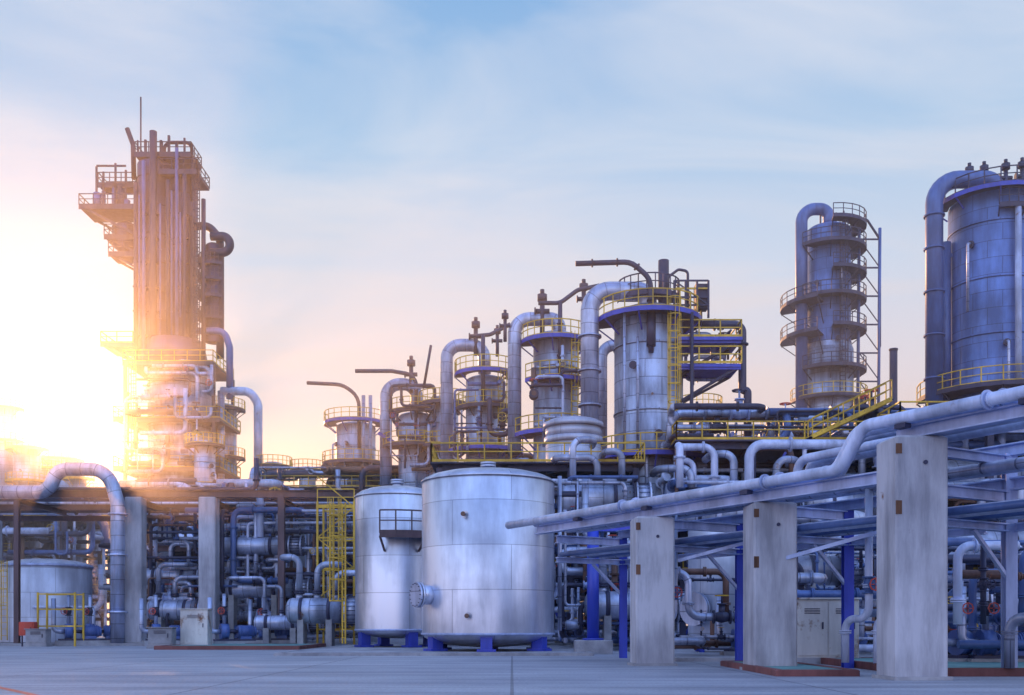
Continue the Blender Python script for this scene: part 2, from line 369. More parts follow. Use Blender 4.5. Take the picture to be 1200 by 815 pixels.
def pad(name,x0,x1,y0,y1,h,edge,top):
    b=B(name);e=0.2
    b.box(((x0+x1)/2,(y0+y1)/2,h/2-0.01),(x1-x0-2*e,y1-y0-2*e,h-0.02),top)
    b.cbox(((x0+x1)/2,y0+e/2,h/2),(x1-x0,e,h),edge);b.cbox(((x0+x1)/2,y1-e/2,h/2),(x1-x0,e,h),edge)
    b.cbox((x0+e/2,(y0+y1)/2,h/2),(e,y1-y0-2*e-0.006,h),edge);b.cbox((x1-e/2,(y0+y1)/2,h/2),(e,y1-y0-2*e-0.006,h),edge)
    b.done()
pad('equipment_pad',6.3,8.3,24.4,31,0.16,'kerb_red','pad_teal')
pad('equipment_pad',9.8,22,24.4,33,0.2,'kerb_red','pad_teal')
pad('equipment_pad',-18.2,-10.8,52,60,0.2,'kerb_red','pad_teal')
pad('tank_pad',-9.6,3.3,41.2,60,0.13,'concrete_slab','concrete_slab')
pad('equipment_pad',5.5,22,34.5,50,0.14,'concrete_slab','concrete_slab')
pad('equipment_pad',-60,-19.5,62,95,0.16,'concrete_slab','concrete_slab')
# ------------------------------------------------------------------ near pipe rack (right)
P1=V(9.05,23.2,0);P2=V(6.97,27.7,0);P3=V(4.28,31.3,0)
ud=(P3-P1).normalized();nd=V(ud.y,-ud.x,0)
if nd.x<0:nd=-nd
def concrete_post(p,w,h):
    b=B('concrete_post');b.cbox((p.x,p.y,h/2),(w,w*0.9,h),'concrete_post',0.06,bv=0.05)
    b.cyl((p.x+0.1,p.y-w*0.47,h-0.6),(p.x+0.1,p.y-w*0.42,h-0.6),0.05,'steel_dark',seg=8)
    for zz,hh in((h-0.3,0.22),(h-1.6,0.3)):
        b.box((p.x-w/2+0.1,p.y-w*0.45-0.03,zz),(0.13,0.03,hh),'rusty_plate',0.06)
    b.box((p.x,p.y,0.04),(w+0.12,w+0.05,0.08),'concrete_slab',0.06)
    b.done()
concrete_post(P1,1.2,5.43);concrete_post(P2,1.18,4.5);concrete_post(P3,1.18,4.5)
def RP(t,o,z):
    q=P1+ud*t+nd*o;return V(q.x,q.y,z)
LEN=16.0
b=B('pipe_rack')
b.ibeam(RP(-14,0,5.43+0.16),RP(0.4,0,5.43+0.16),0.3,0.3,'steel_pale')
b.ibeam(RP(0.62,0,4.66),RP(LEN,0,4.66),0.3,0.3,'steel_pale')
b.ibeam(RP(-14,3.6,4.66),RP(LEN,3.6,4.66),0.25,0.3,'steel_pale')
b.ibeam(RP(-14,3.6,5.5),RP(1,3.6,5.5),0.25,0.3,'steel_pale')
for t in (-12,-6.5,0,5.0,9.4,LEN-0.3):
    b.ibeam(RP(t,3.6,0),RP(t,3.6,5.4 if t<2 else 4.5),0.28,0.28,'steel_pale' if t<4 else 'steel_blue')
    b.ibeam(RP(t,0.62,4.35),RP(t,3.5,4.35),0.2,0.28,'steel_pale')
    b.ibeam(RP(t,0.62,3.6),RP(t,3.5,3.6),0.2,0.2,'steel_pale')
    if t<2:b.ibeam(RP(t,0.3,5.24),RP(t,3.5,5.24),0.2,0.24,'steel_pale')
    b.bar(RP(t,3.5,2.4),RP(t,2.2,3.5),0.09,'steel_pale')
b.ibeam(RP(0.62,3.6,3.6),RP(LEN,3.6,3.6),0.18,0.2,'steel_pale');b.ibeam(RP(-14,3.6,3.6),RP(-0.2,3.6,3.6),0.18,0.2,'steel_pale')
b.bar(RP(4.4,0.5,3.0),RP(1.2,3.5,4.2),0.1,'steel_pale');b.bar(RP(9,0.7,3.2),RP(5.4,3.5,4.3),0.1,'steel_pale');b.bar(RP(5.4,0.7,2.9),RP(5.4,3.5,4.3),0.1,'steel_pale')
b.done()
b=B('rack_pipes')
for o,r,tb,zl,zh in((-0.3,0.14,0.9,4.96,5.89),(0.25,0.18,1.5,5.0,5.93),(0.85,0.11,2.0,4.93,5.88)):
    b.tube([RP(LEN+1.0-o*2,o,zl),RP(tb+0.9,o,zl),RP(tb+0.2,o,zh),RP(-14,o,zh)],r,'pipe_white',bend=r*3,seg=18,flanges=False)
    for t in(-2.2,4.2,10.4):
        zz=zh if t<tb else zl
        b.tube([RP(t,o,zz),RP(t+0.05,o,zz)],r*1.12,'pipe_white',seg=18);b.tube([RP(t+0.07,o,zz),RP(t+0.12,o,zz)],r*1.5,'steel_pale',seg=18)
    for t in(-3,0,5,9.3,13):
        zz=(zh if t<=0 else zl)-r
        b.box(RP(t,o,zz-0.05),(0.2,0.3,0.1),'steel_dark',0.5)
for o,r,z in((1.5,0.12,5.02),(2.0,0.17,5.0),(2.6,0.14,4.97),(3.1,0.1,4.95)):
    b.tube([RP(LEN+2,o,z),RP(4.9,o,z),RP(4.9,o,z+0.75),RP(-14,o,z+0.9)] if o in(2.0,1.5) else [RP(LEN+2,o,z),RP(-14,o,z)],r,'pipe_white' if o!=2.6 else 'pipe_silver',bend=r*3,seg=14)
for o,r,z in((1.0,0.09,3.82),(1.5,0.14,3.86),(2.3,0.1,3.82),(2.9,0.12,3.84)):
    b.tube([RP(LEN,o,z),RP(-14,o,z)],r,rng.choice(('pipe_white','pipe_blue','pipe_silver')),seg=12)
for t,o in((-3.5,1.2),(-4.2,1.8),(-2.4,2.5),(2.6,2.9),(3.4,2.6),(7,2.9),(11,2.2),(12.3,2.8),(-1.2,3.0)):
    r=rng.uniform(0.07,0.15)
    b.tube([RP(t,o,4.9),RP(t,o,1.4),RP(t+0.8,o,1.4),RP(t+0.8,o,0.2)],r,rng.choice(('pipe_white','pipe_blue','pipe_silver')),seg=12,flanges=True)
    b.valve(RP(t,o,2.3),r,'pipe_blue','z')
b.done()
b=B('steel_column');x=X(695,44);b.cyl((x,44,0.6),(x,44,Z(622,44)),0.26,'steel_blue',seg=20);b.cyl((x,44,0.6),(x,44,0.68),0.45,'steel_blue',seg=20)
b.cbox((x,44,0.3),(1.6,1.2,0.6),'concrete_slab')
b.ibeam((x-2,44.0,Z(618,44)),(x+4,44.0,Z(618,44)),0.3,0.35,'steel_blue');b.done()
b=B('storage_tank');x,y=X(843,43),43;vessel(b,x,y,0.9,Z(622,43),1.3,'tank_pale',hd=0.4,bot=True)
for k in range(4):
    a=k*math.pi/2+0.7;b.ibeam((x+1.15*math.cos(a),y+1.15*math.sin(a),0),(x+1.15*math.cos(a),y+1.15*math.sin(a),1.4),0.2,0.2,'steel_blue')
nozzle(b,(x-0.9,y-0.9,1.9),(-1,-0.9,0),0.5,0.35,'pipe_silver');b.ladder(x+1.5,y-0.4,0.3,Z(622,43)+0.8,-0.3,'yellow_paint',cage=False)
b.tube([(x,y,5.3),(x,y,6.3),(x+3,y,6.3),(x+3,y,0.5)],0.12,'pipe_silver');b.done()
b=B('storage_tank');x,y=X(980,52),52;vessel(b,x,y,0.9,6.6,1.7,'tank_pale',hd=0.5,bot=True)
for k in range(4):
    a=k*math.pi/2+0.7;b.ibeam((x+1.5*math.cos(a),y+1.5*math.sin(a),0),(x+1.5*math.cos(a),y+1.5*math.sin(a),1.6),0.2,0.2,'steel_blue')
b.done()
cabinet(X(965,33),33,2.0,0.9,1.85)
b=B('process_piping');clutter(b,9.8,22,36,42,0.4,4.2,42,0.05,0.16);b.done()
b=B('process_piping');clutter(b,5.2,9.8,36,41,0.4,3.2,9,0.05,0.12,valves=0.8);b.done()
b=B('process_piping');clutter(b,12.0,22,26,34,0.4,3.4,26,0.05,0.16);b.done()
for px,d in((880,38),(1000,40),(1090,41),(1140,30),(1175,29.5)):
    pump(X(px,d),d,0.9,rng.choice((0,0.4,1.5)))
exchanger(X(740,50),50,2.2,4,0.7);exchanger(X(1080,46),46,2.4,5,0.8);exchanger(X(920,48),48,3.8,5,0.7)
# ------------------------------------------------------------------ main tanks
def big_tank(name,x,y,r,z0,z1,hd,mat,nlegs=6):
    b=B(name)
    vessel(b,x,y,z0,z1,r,mat,hd=hd,seg=72,bot=False)
    b.rev((x,y,z0),(0,0,-1),[(0,r-0.02)]+[(h,rr) for h,rr in head(r-0.02,r*0.2)][1:],mat,60,cap=False)
    b.rev((x,y,z1-0.04),(0,0,1),[(0,r),(0,r+0.05),(0.08,r+0.05),(0.1,r)],mat,72,cap=False)
    b.rev((x,y,z0-0.05),(0,0,1),[(0,r),(0,r+0.04),(0.1,r+0.04),(0.1,r)],'steel_pale',72,cap=False)
    for k in range(nlegs):
        a=k*2*math.pi/nlegs+0.52;lx=x+(r-0.35)*math.cos(a);ly=y+(r-0.35)*math.sin(a)
        b.box((lx,ly,z0/2+0.1),(0.5,0.5,z0+0.1),'steel_blue',a)
        b.box((lx,ly,0.17),(0.8,0.8,0.1),'steel_blue',a)
    nozzle(b,(x,y,z1+hd-0.05),(0,0,1),0.25,0.2,mat)
    return b
b=big_tank('storage_tank',-1.07,46,2.97,0.85,7.6,0.58,'tank_steel',6)
a=math.radians(212);x=-1.07;y=46;dr=V(math.cos(a),math.sin(a),0)
c=V(x,y,Z(698,45))+dr*2.9
b.cyl(c,c+dr*0.55,0.42,'tank_steel',seg=28);b.cyl(c+dr*0.5,c+dr*0.6,0.55,'tank_steel',seg=28);b.cyl(c+dr*0.63,c+dr*0.74,0.55,'pipe_silver',seg=28)
for k in range(16):
    t=k*math.pi/8;e=V(0,0,1)*math.sin(t)+dr.cross(V(0,0,1))*math.cos(t);b.cyl(c+e*0.49+dr*0.46,c+e*0.49+dr*0.79,0.022,'pipe_dark',seg=6)
for ad,z in((-108,Z(603,43.2)),(-105,Z(722,43.2))):
    a=math.radians(ad);d=V(math.cos(a),math.sin(a),0);p=V(x,y,z)+d*2.96
    b.cyl(p,p+d*0.04,0.16,'tank_steel',seg=14);b.cyl(p,p+d*0.22,0.05,'pipe_rust',seg=10);b.cyl(p+d*0.22,p+d*0.26,0.1,'pipe_rust',seg=12)
b.tube([(x+3.2,y-0.3,7.9),(x+3.2,y-0.3,1.0)],0.1,'pipe_silver');b.done()
b=big_tank('storage_tank',-6.05,54,2.2,1.0,7.95,0.6,'tank_steel',4)
x,y=-6.05,54
b.ring(x,y,Z(628,52.5),2.25,3.1,math.radians(-100),math.radians(20),'steel_brown','steel_brown','steel_brown')
b.ladder(x-2.6,y-1.3,0.3,Z(588,52),math.radians(205),'yellow_paint',w=0.08);b.done()
b=B('access_ladder');x0,x1=X(372,62),X(415,62)
for xx in(x0,x1):
    for yy in(62,64):b.bar((xx,yy,0),(xx,yy,Z(588,62)),0.12,'yellow_paint')
for k in range(5):
    z=1.0+k*1.85
    b.bar((x0,62,z),(x1,62,z),0.1,'yellow_paint');b.bar((x0,64,z),(x1,64,z),0.1,'yellow_paint')
    b.bar((x0,62,z),(x1,62,z+1.85) ,0.06,'yellow_paint') if k%2 else b.bar((x1,62,z),(x0,62,z+1.85),0.06,'yellow_paint')
b.ladder((x0+x1)/2,61.9,0.2,Z(585,62),math.radians(-90),'yellow_paint');b.rail([(x0,62,8.4),(x1,62,8.4)],'yellow_paint');b.done()
# ------------------------------------------------------------------ frames
def frame(name,x0,x1,y0,y1,levels,bay,colm,beamm,railm=None,deck=True,cw=0.35,brace='steel_dark',midrail=False):
    b=B(name);nx=max(1,int(round((x1-x0)/bay)));top=levels[-1]
    for i in range(nx+1):
        x=x0+(x1-x0)*i/nx
        for y in(y0,y1):
            b.ibeam((x,y,0),(x,y,top),cw,cw,colm,t=0.05)
            b.cbox((x,y,0.2),(cw+0.5,cw+0.5,0.4),'concrete_slab')
        for z in levels:b.ibeam((x,y0+cw/2,z),(x,y1-cw/2,z),0.25,0.35,beamm)
    for z in levels:
        for y in(y0,y1):
            for i in range(nx):
                xa=x0+(x1-x0)*i/nx+cw/2;xb=x0+(x1-x0)*(i+1)/nx-cw/2
                b.ibeam((xa,y,z),(xb,y,z),0.25,0.38,beamm)
    zz=[0.4]+list(levels)
    for j in range(len(zz)-1):
        for i in range(nx):
            if rng.random()<0.35:
                xa=x0+(x1-x0)*i/nx;xb=x0+(x1-x0)*(i+1)/nx
                b.bar((xa,y0,zz[j]),((xa+xb)/2,y0,zz[j+1]-0.2),0.14,brace);b.bar((xb,y0,zz[j]),((xa+xb)/2,y0,zz[j+1]-0.2),0.14,brace)
            if midrail and j>0 and rng.random()<0.5:
                xa=x0+(x1-x0)*i/nx;xb=x0+(x1-x0)*(i+1)/nx
                b.rail([(xa,y0-0.2,zz[j]+0.2),(xb,y0-0.2,zz[j]+0.2)],railm,w=0.08)
    if deck:
        b.box(((x0+x1)/2,(y0+y1)/2,top+0.25),(x1-x0+1,y1-y0+1,0.08),'steel_dark')
        if railm:
            X0,X1,Y0,Y1=x0-.45,x1+.45,y0-.45,y1+.45
            b.rail([(X0,Y0,top+.3),(X1,Y0,top+.3),(X1,Y1,top+.3),(X0,Y1,top+.3),(X0,Y0,top+.3)],railm,w=0.08)
    return b
def rackpipes(b,x0,x1,y0,y1,z,n,r0=0.08,r1=0.25,mats=PM):
    for i in range(n):
        y=y0+(y1-y0)*(i+0.5)/n;r=rng.uniform(r0,r1);m=rng.choice(mats)
        pts=[V(x0,y,z+r),V(x1,y,z+r)]
        if rng.random()<0.5:
            xm=rng.uniform(x0+2,x1-2);pts=[V(x0,y,z+r),V(xm,y,z+r),V(xm,y,max(0.5,z+r+rng.choice((-3,-2,2.0,1.5))))]
        b.tube(pts,r,m,seg=10,flanges=True)
zc=Z(549,60)
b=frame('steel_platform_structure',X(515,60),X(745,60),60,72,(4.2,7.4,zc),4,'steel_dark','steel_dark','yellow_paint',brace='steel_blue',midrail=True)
b.done()
b=B('process_piping');clutter(b,X(500,58),X(745,58),57,66,0.5,9.5,90,0.07,0.25);b.done()
b=B('process_piping');clutter(b,X(660,52),X(760,52),50,56,0.5,7.5,36,0.06,0.2,valves=0.6);b.done()
zr=Z(523,62)
b=frame('steel_platform_structure',X(800,62),X(1290,62),62,76,(4.4,8.0,zr),4.6,'steel_dark','steel_dark','yellow_paint',brace='steel_blue',midrail=True)
b.done()
b=B('process_piping');clutter(b,X(790,60),X(1250,60),58,68,0.5,11.5,150,0.08,0.28);b.done()
b=B('process_piping');clutter(b,X(790,62),X(1250,62),62,74,zr+0.5,zr+2.4,40,0.08,0.22,valves=0.8);b.done()
for px,py,L,r,d in((860,600,7,0.9,59),(1010,590,6,0.8,58.5),(1130,560,6,1.0,58),(700,585,4,0.8,58.5),(1150,640,6,0.9,55)):
    exchanger(X(px,d),d,Z(py,d),L,r,'clad_silver',stand=False)
b=frame('elevated_walkway',X(1045,58),X(1330,58),56,58.5,(Z(505,58)-0.3,),5,'steel_dark','steel_pale','yellow_paint')
b.done()
b=B('access_stair');p0=V(X(955,60),60.5,zr+0.3);p1=V(X(1045,58),58,Z(505,58)+1.8)
b.bar(p0,p1,0.08,'yellow_paint',0.25);b.bar(p0+V(0,0.9,0),p1+V(0,0.9,0),0.08,'yellow_paint',0.25)
for k in range(14):
    q=p0.lerp(p1,k/13);b.box((q.x,q.y+0.45,q.z),(0.28,0.86,0.04),'steel_dark')
for o in(0,0.9):
    b.bar(p0+V(0,o,1.1),p1+V(0,o,1.1),0.06,'yellow_paint');b.bar(p0+V(0,o,.6),p1+V(0,o,.6),0.05,'yellow_paint')
    for k in range(6):
        q=p0.lerp(p1,k/5)+V(0,o,0);b.bar(q,q+V(0,0,1.1),0.06,'yellow_paint')
b.done()
# left pipe rack
zf=Z(579,64)
zl=[3.6,6.6,zf]
b=B('pipe_rack')
xs=[X(px,72) for px in(-60,159,244,330,425)]
for x in xs:
    b.cbox((x,78,zl[2]/2-0.1),(1.1,1.0,zl[2]-0.2),'concrete_post',bv=0.05)
for px in(159,245):
    b.cbox((X(px,64),64,zf/2-0.12),(1.05,1.0,zf-0.24),'concrete_post',bv=0.05);b.box((X(px,64),64,0.1),(1.3,1.25,0.2),'concrete_slab')
for px in(-80,330,425):b.ibeam((X(px,64),64,0),(X(px,64),64,zf-.2),0.4,0.4,'steel_brown')
for i,z in enumerate(zl):
    xa=xs[0]-1 if i==2 else xs[1]-1
    for y in(71.3,78.7):b.ibeam((xa,y,z),(xs[-1]+1,y,z),0.3,0.4,'steel_brown')
    for x in (xs if i==2 else xs[1:]):b.ibeam((x,70.9,z-0.4),(x,79.1,z-0.4),0.3,0.35,'steel_brown')
b.ibeam((X(-90,64),64,zf),(X(430,64),64,zf),0.35,0.45,'steel_brown')
for px in(-80,20,159,245,330,425):b.ibeam((X(px,64),64.2,zf-.42),(X(px,64),71.1,zf-.42),0.3,0.35,'steel_brown')
for x in(xs[2],xs[3]):b.ibeam((x,71.6,0),(x,71.6,zf-.6),0.35,0.35,'steel_brown')
b.done()
b=B('rack_pipes')
rackpipes(b,X(-90,64),X(428,64),64.4,70.5,zf+0.23,6,0.1,0.24)
rackpipes(b,xs[0]-3,xs[-1]+1,71.5,78.5,zl[2]+0.2,6,0.1,0.26);rackpipes(b,xs[1]-3,xs[-1]+1,72.7,77,zl[1]+0.2,6,0.1,0.24);rackpipes(b,xs[1]-3,xs[-1]+1,72.7,77,zl[0]+0.2,5,0.1,0.24)
b.done()
PM2=['pipe_silver','pipe_white','pipe_blue','pipe_dark','pipe_rust','pipe_rust','pipe_dark']
b=B('process_piping');clutter(b,X(172,66),X(425,66),65.2,70.3,0.5,8.6,62,0.05,0.2,mats=PM2,valves=0.6);b.done()
b=B('process_piping');clutter(b,X(165,80),X(430,80),79,88,0.5,11.0,50,0.08,0.25,mats=PM2);b.done()
for px,py,d,L,r in((372,716,60,3.0,0.75),(300,690,66,5,0.6),(200,676,67,3.4,0.55),(205,715,66,3.0,0.65),(300,640,66,4,0.55),(330,730,63,3,0.45)):
    exchanger(X(px,d),d,max(1.0,Z(py,d)),L,r,rng.choice(('pipe_silver','clad_silver')),stand=py>685)
for px,d in((195,62),(275,60),(262,66),(320,64),(118,63),(93,62)):pump(X(px,d),d,1.1,rng.choice((0,0.5)))
cabinet(X(230,56),56,1.5,0.8,1.9);cabinet(X(190,55),55,1.3,0.7,0.9,'concrete_slab')
cabinet(X(45,60),60,1.2,0.7,0.8,'concrete_slab','junction_box')
b=B('fire_hose_box');x=X(33,60);b.cbox((x,60,1.05),(0.9,0.5,0.8),'red_paint',bv=0.03);b.box((x,59.73,1.05),(0.75,0.03,0.65),'red_paint');b.bar((x-.35,60,0),(x-.35,60,.65),0.07,'steel_dark');b.bar((x+.35,60,0),(x+.35,60,.65),0.07,'steel_dark');b.box((x+0.28,59.7,1.05),(0.04,0.04,0.16),'steel_dark');b.done()
b=B('overhead_pipe');d=62.8
b.tube([(X(-80,d),d,Z(577,d)),(X(58,d),d,Z(577,d)),(X(66,d),d,Z(550,d)),(X(126,d),d,Z(550,d)),(X(138,d),d,Z(590,d)),(X(138,d),d,0.1)],0.42,'pipe_silver',bend=1.7,seg=22)
for z in(2,5.5,8):b.cyl((X(138,d),d,z),(X(138,d),d,z+0.12),0.58,'pipe_silver',seg=22)
for px in(-40,20):b.ibeam((X(px,d),d,0),(X(px,d),d,Z(577,d)-0.5),0.3,0.3,'steel_brown')
b.done()
b=B('storage_tank');x,y=X(55,68),68;vessel(b,x,y,0.16,Z(662,66),2.8,'tank_pale',hd=0.5,seg=56)
b.rev((x,y,Z(662,66)-0.1),(0,0,1),[(0,2.8),(0,2.9),(0.16,2.9),(0.16,2.8)],'steel_pale',56,cap=False)
b.ladder(x-1.6,y-2.5,0.3,5.4,-2.0,'yellow_paint');b.tube([(x+0.6,y-2.7,1),(x+0.6,y-3.3,1),(x+0.6,y-3.3,0.3)],0.12,'pipe_silver');b.tube([(x+0.6,y-2.6,2.4),(x+0.6,y-3.4,2.4),(x+4.5,y-3.4,2.4),(x+4.5,y-3.4,0.3)],0.1,'pipe_white');b.done()
b=B('access_frame');x=X(48,61)
for a in(0,2.2):
    for c in(0,1.2):b.bar((x+a,60.6+c,0),(x+a,60.6+c,3.2),0.1,'yellow_paint')
for z in(1.2,2.2,3.1):b.bar((x,60.6,z),(x+2.2,60.6,z),0.08,'yellow_paint');b.bar((x,61.8,z),(x+2.2,61.8,z),0.08,'yellow_paint')
b.done()
# ------------------------------------------------------------------ columns
def column(name,px,d,wpx,ytop,mat,plats,zb=0.0,hd=0.3,rings=5):
    x=X(px,d);r=wpx/2/F*d;zt=Z(ytop,d);b=B(name)
    vessel(b,x,d,zb,zt,r,mat,hd=r*hd,seg=44,rings=rings)
    for (py,ext,a0,a1,rm,fm) in plats:
        b.ring(x,d,Z(py,d),r+0.03,r+ext,math.radians(a0),math.radians(a1),'steel_dark',fm,rm)
    for k in range(4):
        a=math.radians(rng.uniform(-150,-30));zz=rng.uniform(zb+(zt-zb)*0.5,zt-1);dd=V(math.cos(a),math.sin(a),0)
        q=V(x,d,zz)+dd*(r-0.05);b.cyl(q,q+dd*0.35,0.16,mat,seg=10);b.cyl(q+dd*0.3,q+dd*0.4,0.26,'pipe_dark',seg=12)
        if k<2:
            b.tube([q+dd*0.4,q+dd*0.75,q+dd*0.75-V(0,0,rng.uniform(3,9))],0.1,'pipe_silver')
    return b,x,r,zt
def arch(b,pxa,pxb,ybot,ytop,yend,d,r,mat,dy=0.0,bend=None):
    b.tube([(X(pxa,d),d+dy,Z(ybot,d)),(X(pxa,d),d+dy,Z(ytop,d)),(X(pxb,d),d+dy,Z(ytop,d)),(X(pxb,d),d+dy,Z(yend,d))],r,mat,bend=bend or 2.2*r,seg=20)
Y='yellow_paint'
d=68
b,x,r,zt=column('distillation_column',760,d,80,372,'clad_silver',[(378,1.2,-200,60,Y,'steel_blue'),(540,1.6,-180,60,Y,'steel_blue')])
b.ladder(x+r*0.55,d-r-0.3,Z(540,d),Z(365,d),-math.pi/2,Y,w=0.07)
arch(b,690,757,560,346,372,d,0.6,'pipe_silver',dy=-0.8)
for py in(400,440,480,520):b.rev((X(690,d),d-0.8,Z(py,d)),(0,0,1),[(0,.6),(0,.78),(.12,.78),(.12,.6)],'pipe_silver',20,cap=False)
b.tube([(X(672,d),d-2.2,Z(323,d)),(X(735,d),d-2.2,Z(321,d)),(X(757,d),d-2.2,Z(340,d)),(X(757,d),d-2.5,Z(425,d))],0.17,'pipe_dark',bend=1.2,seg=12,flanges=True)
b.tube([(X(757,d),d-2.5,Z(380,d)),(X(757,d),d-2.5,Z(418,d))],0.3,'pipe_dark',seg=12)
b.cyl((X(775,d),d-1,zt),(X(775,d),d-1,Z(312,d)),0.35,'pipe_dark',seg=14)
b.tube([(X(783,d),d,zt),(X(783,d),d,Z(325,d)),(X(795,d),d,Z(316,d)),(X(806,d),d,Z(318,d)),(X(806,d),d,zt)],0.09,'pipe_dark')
for k in range(4):
    for yy in(-1.5,1):
        xx=X(786+k*13,d);b.bar((xx,d+yy,zt-0.5),(xx,d+yy,Z(338,d)),0.13,'steel_dark')
for py in(338,347,357,366):b.bar((X(786,d),d-1.5,Z(py,d)),(X(825,d),d-1.5,Z(py,d)),0.1,'steel_dark' if py!=347 else Y)
b.bar((X(786,d),d-1.5,Z(338,d)),(X(825,d),d-1.5,Z(366,d)),0.08,'steel_dark')
b.box((X(818,d),d-1,Z(355,d)),(0.8,0.8,1.6),'steel_dark')
b.ring(x,d,Z(352,d),r*0.3,r*0.9,math.radians(-180),math.radians(10),'steel_dark','steel_dark','steel_dark',brk=False)
b.tube([(X(820,d),d-1,Z(386,d)),(X(866,d),d-1,Z(386,d)),(X(866,d),d-1,Z(462,d)),(X(872,d),d-1,Z(462,d)),(X(872,d),d-1,Z(560,d))],0.26,'pipe_dark',bend=0.5,seg=14,flanges=True)
b.tube([(X(803,d),d-2.5,Z(380,d)),(X(803,d),d-2.5,Z(470,d)),(X(800,d),d-2.5,Z(560,d))],0.12,'pipe_dark')
b.box((X(824,d),d-0.6,Z(408,d)),(4.2,3.4,0.2),'steel_blue');b.box((X(824,d),d-0.6,Z(438,d)),(4.0,3.2,0.2),'steel_blue')
for py in(408,438):
    x0_,x1_,z_=X(824,d)-2.05,X(824,d)+2.05,Z(py,d)+.1
    b.rail([(x0_,d-2.25,z_),(x1_,d-2.25,z_),(x1_,d+1,z_)],Y,w=0.08)
    b.bar((x0_,d-2,z_-.2),(x1_,d-2,z_-.2),0.2,'steel_blue',0.3);b.bar((x1_-.2,d-2,z_-.2),(x0_,d-1,z_-2.4),0.18,'steel_dark');b.bar((x1_-.2,d+.8,z_-.2),(x0_,d,z_-2.4),0.18,'steel_dark')
clutter(b,X(806,d),X(852,d),d-1.5,d+0.8,Z(460,d),Z(395,d),9,0.08,0.2,mats=['pipe_dark','pipe_blue','pipe_silver'])
for px_ in(727,742):b.tube([(X(px_,d),d-r-0.2,Z(376,d)),(X(px_,d),d-r-0.2,Z(540,d))],0.09,'pipe_silver')
b.done()
def head_gear(b,px,d,y,s=1.0):
    x=X(px,d);z=Z(y,d)
    b.cyl((x,d-1,z-2.2*s),(x,d-1,z),0.17*s,'pipe_dark',seg=12);b.cyl((x,d-1,z),(x,d-1,z+0.45*s),0.34*s,'pipe_dark',seg=14);b.cyl((x,d-1,z+.5*s),(x,d-1,z+0.8*s),0.15*s,'pipe_dark',seg=8);b.cyl((x-.5*s,d-1,z-.7*s),(x+.5*s,d-1,z-.7*s),0.17*s,'pipe_dark',seg=10);b.cyl((x-.55*s,d-1,z-.7*s),(x-.45*s,d-1,z-.7*s),0.27*s,'pipe_dark',seg=12)
d=79
b,x,r,zt=column('distillation_column',651,d,52,398,'clad_silver',[(403,1.0,-190,40,Y,'steel_blue'),(450,1.0,-150,10,Y,'steel_blue'),(512,1.6,-190,20,Y,'steel_blue')])
arch(b,603,655,530,377,400,d,0.52,'pipe_silver',dy=-0.6)
b.tube([(X(630,d),d-2,Z(365,d)),(X(655,d),d-2,Z(365,d)),(X(675,d),d-2,Z(350,d)),(X(700,d),d-2,Z(345,d))],0.16,'pipe_dark',bend=1)
b.tube([(X(655,d),d-2,Z(365,d)),(X(655,d),d-2,Z(445,d))],0.17,'pipe_dark',flanges=True)
head_gear(b,635,d,358,1.1);head_gear(b,683,d,345,1.0);head_gear(b,592,d,378,0.8)
b.ladder(x+r*0.8,d-r,Z(512,d),Z(398,d),-1.2,Y,w=0.07)
clutter(b,X(622,d),X(682,d),d-3.2,d-2.2,Z(530,d),Z(415,d),9,0.06,0.16)
b.done()
b=B('reflux_pipe');d=76
arch(b,705,735,545,405,470,d,0.42,'pipe_silver');b.done()
d=90
b,x,r,zt=column('distillation_column',569,d,46,448,'clad_silver',[(440,1.0,-190,30,Y,'steel_blue'),(480,0.9,-170,0,Y,'steel_dark'),(530,1.6,-190,20,Y,'steel_blue')])
arch(b,524,568,560,407,440,d,0.55,'pipe_silver',dy=-0.6)
b.tube([(X(553,d),d-2,Z(402,d)),(X(575,d),d-2,Z(400,d)),(X(598,d),d-2,Z(388,d))],0.17,'pipe_dark',bend=1);head_gear(b,558,d,388,1.1);head_gear(b,583,d,395,0.9)
b.tube([(X(567,d),d-2.3,Z(402,d)),(X(567,d),d-2.3,Z(475,d))],0.18,'pipe_dark')
b.tube([(X(497,d),d,Z(452,d)),(X(505,d),d,Z(405,d))],0.12,'pipe_dark');b.ladder(x+r*0.8,d-r,Z(530,d),Z(440,d),-1.2,Y,w=0.08)
clutter(b,X(535,d),X(598,d),d-3.2,d-2.2,Z(545,d),Z(455,d),9,0.07,0.18)
b.done()
d=101
b,x,r,zt=column('distillation_column',487,d,40,490,'clad_silver',[(485,1.0,-190,30,Y,'steel_dark'),(525,1.6,-190,20,Y,'steel_dark')])
arch(b,453,489,570,452,486,d,0.6,'pipe_silver',dy=-0.5)
b.tube([(X(420,d),d-2,Z(441,d)),(X(462,d),d-2,Z(441,d)),(X(490,d),d-2,Z(446,d)),(X(490,d),d-2,Z(520,d))],0.19,'pipe_dark',bend=1.2);head_gear(b,483,d,432,1.2)
b.bar((X(445,d),d-1,Z(510,d)),(X(475,d),d-1,Z(528,d)),0.3,'steel_blue')
clutter(b,X(462,d),X(512,d),d-3.2,d-2.2,Z(555,d),Z(460,d),10,0.08,0.2)
b.done()
d=100
b,x,r,zt=column('distillation_column',520,d,34,470,'clad_silver',[(475,1.0,-190,30,Y,'steel_dark'),(525,1.3,-190,20,Y,'steel_dark')]);b.done()
d=112
b,x,r,zt=column('distillation_column',417,d,46,502,'clad_silver',[(497,1.3,-200,30,Y,'steel_blue'),(545,1.5,-190,20,Y,'steel_dark')])
b.tube([(X(364,d),d-2,Z(454,d)),(X(405,d),d-2,Z(456,d)),(X(424,d),d-2,Z(470,d)),(X(424,d),d-2,Z(530,d))],0.2,'pipe_dark',bend=2.5)
